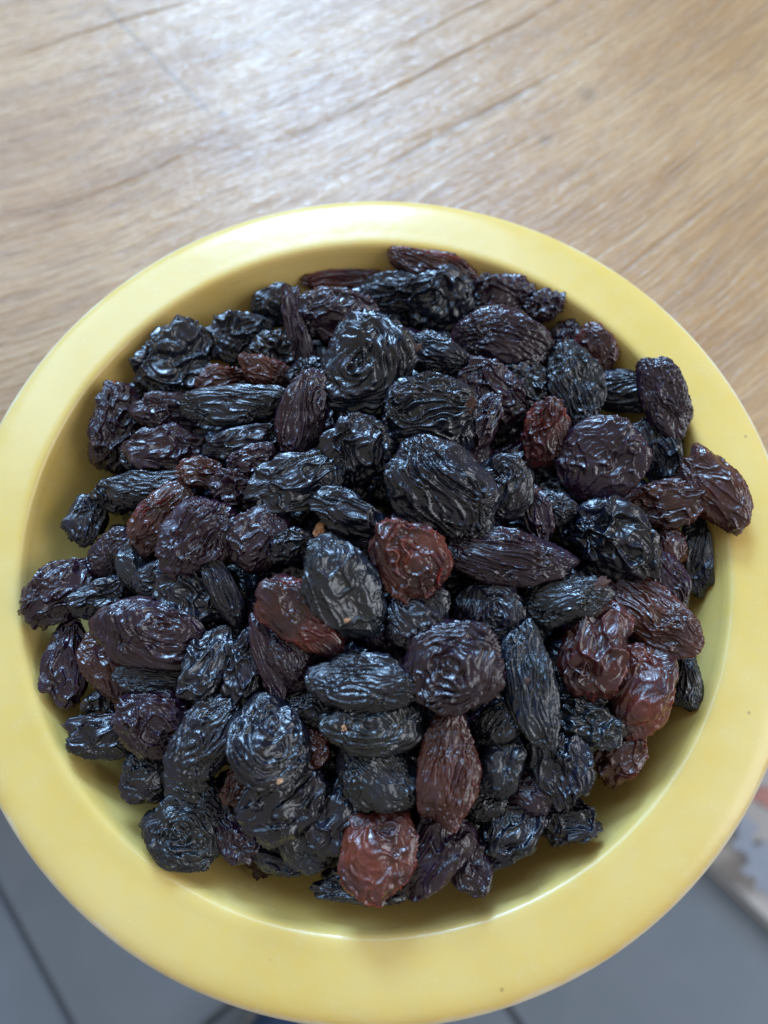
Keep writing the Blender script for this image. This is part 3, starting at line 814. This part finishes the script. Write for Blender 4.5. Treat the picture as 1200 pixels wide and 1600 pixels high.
for px, py, L, W, ang, nm, mt, lab, cat, T in CRUMBS:
    dep = 14.3; f = dep/F_PX
    mw, ob = put(None, px, py, ang)
    o = chip(nm, L*f, W*f, T*f, int(px+py), mt)
    if nm == 'stem_fragment': mw = Matrix.Translation(Vector(-ray(px, py)).normalized()*0.55*S) @ mw      # it stands up out of the gap
    o.matrix_world = mw
    tag(o, lab, cat)
    bpy.context.view_layer.update()
SCARS = [(733, 637, 34, 14, 68), (822, 1064, 16, 9, 20), (985, 1137, 16, 10, 10), (648, 497+47, 22, 12, 30), (938, 912, 26, 16, 40)]
for px, py, L, W, ang in SCARS:
    f = 14.3/F_PX
    mw, ob = put(None, px, py, ang, 0.0)
    if ob is None or not ob.name.startswith('raisin'): continue
    o = chip('stem_scar', L*f, W*f, 5*f, int(px+py), M_SCAR)
    o.parent = ob; o.matrix_parent_inverse = ob.matrix_world.inverted(); o.matrix_world = mw

# ------------------------------------------------------------------ things lying on the floor below
def mat_bag():
    M = NT('printed_sack'); v = M.n('ShaderNodeTexCoord').outputs['Object']
    c = M.ramp(M.noise(v, 14, 3, 0.5), [(0.3, (0.66, 0.68, 0.74)), (0.7, (0.76, 0.77, 0.80))])
    M.set(M.b, 'Base Color', c); M.b.inputs['Roughness'].default_value = 0.4
    M.set(M.b, 'Normal', M.bump(M.noise(v, 20, 4, 0.6), 0.5, 0.004))
    return M.m
M_BAG = mat_bag()
M_BLUE = mat_plain('blue_print', (0.36, 0.46, 0.66), (0.45, 0.54, 0.72), 60, 0.45)
M_RED = mat_plain('red_print', (0.60, 0.27, 0.26), (0.66, 0.34, 0.32), 60, 0.45)
BZ = -71.0
e0 = on_plane(1085, 1318, BZ); e1 = on_plane(1230, 1455, BZ)
d = (e1-e0)[:2]; d /= np.linalg.norm(d); nn = np.array([-d[1], d[0]])
if nn[0] < 0: nn = -nn
bag = tag(empty('printed_sack', (e0[0], e0[1], TZ+0.01)), 'grey plastic sack with blue and red print lying on the floor at lower right', 'sack')
nu, nv = 28, 20; V = []
def bagpt(u, v):
    a = u*2-1; b = v*2-1
    th_ = (1-abs(a)**5)*(1-abs(b)**5)
    q = np.array([e0[0], e0[1]])+d*(-18+u*60)+nn*(v*38)
    z = BZ-3.0+3.0*th_**0.5+0.35*math.sin(u*17+v*5)*th_
    return (q[0], q[1], z)
for iu in range(nu+1):
    for iv in range(nv+1): V.append(bagpt(iu/nu, iv/nv))
nt_ = len(V)
V += [(p[0], p[1], TZ+0.02) for p in V]
Fc = []
for iu in range(nu):
    for iv in range(nv):
        q = [iu*(nv+1)+iv, (iu+1)*(nv+1)+iv, (iu+1)*(nv+1)+iv+1, iu*(nv+1)+iv+1]
        Fc.append(q); Fc.append([i+nt_ for i in q[::-1]])
for iu in range(nu):
    for iv in (0, nv):
        a_, b_ = iu*(nv+1)+iv, (iu+1)*(nv+1)+iv; Fc.append([a_, b_, b_+nt_, a_+nt_])
for iv in range(nv):
    for iu in (0, nu):
        a_, b_ = iu*(nv+1)+iv, iu*(nv+1)+iv+1; Fc.append([a_, b_, b_+nt_, a_+nt_])
mesh_obj('sack_body', local(V, bag), Fc, M_BAG, bag)
def blot(name, px, py, rx, ry, mt, seed):
    c = on_plane(px, py, BZ)
    a = np.linspace(0, 2*math.pi, 18, endpoint=False); rng = np.random.RandomState(seed)
    k = 1+0.22*np.sin(a*3+rng.uniform(0, 6))
    V = [(c[0], c[1], BZ+0.45)]+[(c[0]+rx*k[i]*math.cos(t), c[1]+ry*k[i]*math.sin(t), BZ+0.42) for i, t in enumerate(a)]
    mesh_obj(name, local(V, bag), [(0, 1+i, 1+(i+1) % 18) for i in range(18)], mt, bag)
blot('blue_print', 1163, 1290, 1.0, 1.0, M_BLUE, 1)
for i, (x, y) in enumerate(((1160, 1318), (1178, 1335), (1192, 1352), (1176, 1358), (1194, 1378), (1190, 1330), (1210, 1392), (1214, 1365))):
    blot('blue_print', x, y, 1.15, 0.9, M_BLUE, 10+i)
blot('red_print', 1192, 1242, 1.7, 0.7, M_RED, 3); blot('red_print', 1212, 1256, 1.5, 0.8, M_RED, 4)

# blue shoe whose toe shows at the very bottom
M_SHOE = mat_plain('blue_canvas', (0.03, 0.07, 0.17), (0.05, 0.10, 0.22), 200, 0.8)
M_SOLE = mat_plain('pale_sole', (0.26, 0.29, 0.31), (0.34, 0.37, 0.39), 80, 0.6)
sc = on_plane(425, 1628, TZ+5)
shoe = tag(empty('shoe', (sc[0], sc[1], TZ+0.01)), 'blue shoe with a pale sole edge on the grey floor at the bottom edge', 'shoe')
def sole_outline(k, grow=0.0):
    out = []
    for i in range(k):
        a = 2*math.pi*i/k
        wx = 4.6+grow-0.8*max(0, -math.sin(a)); ly = 13.5+grow
        out.append((math.cos(a)*wx*(1+0.12*math.sin(a)), math.sin(a)*ly-10.5))
    return out
def stack(levels, k=28):
    V = []; Fc = []
    for z, g in levels: V += [(x, y, z) for x, y in sole_outline(k, g)]
    for l in range(len(levels)-1):
        for i in range(k):
            j = (i+1) % k; Fc.append((l*k+i, l*k+j, (l+1)*k+j, (l+1)*k+i))
    Fc.append(tuple(range((len(levels)-1)*k, len(levels)*k))); Fc.append(tuple(range(k))[::-1])
    return V, Fc
V, Fc = stack([(0, 0), (0.3, 0.5), (2.4, 0.55), (2.7, 0.3)]); o1 = mesh_obj('sole', V, Fc, M_SOLE, shoe)
V, Fc = stack([(2.7, -0.1), (4.2, -0.2), (5.6, -0.9), (6.4, -2.0), (6.7, -3.2)]); o2 = mesh_obj('upper', V, Fc, M_SHOE, shoe)
shoe.rotation_euler = (0, 0, math.radians(-12))
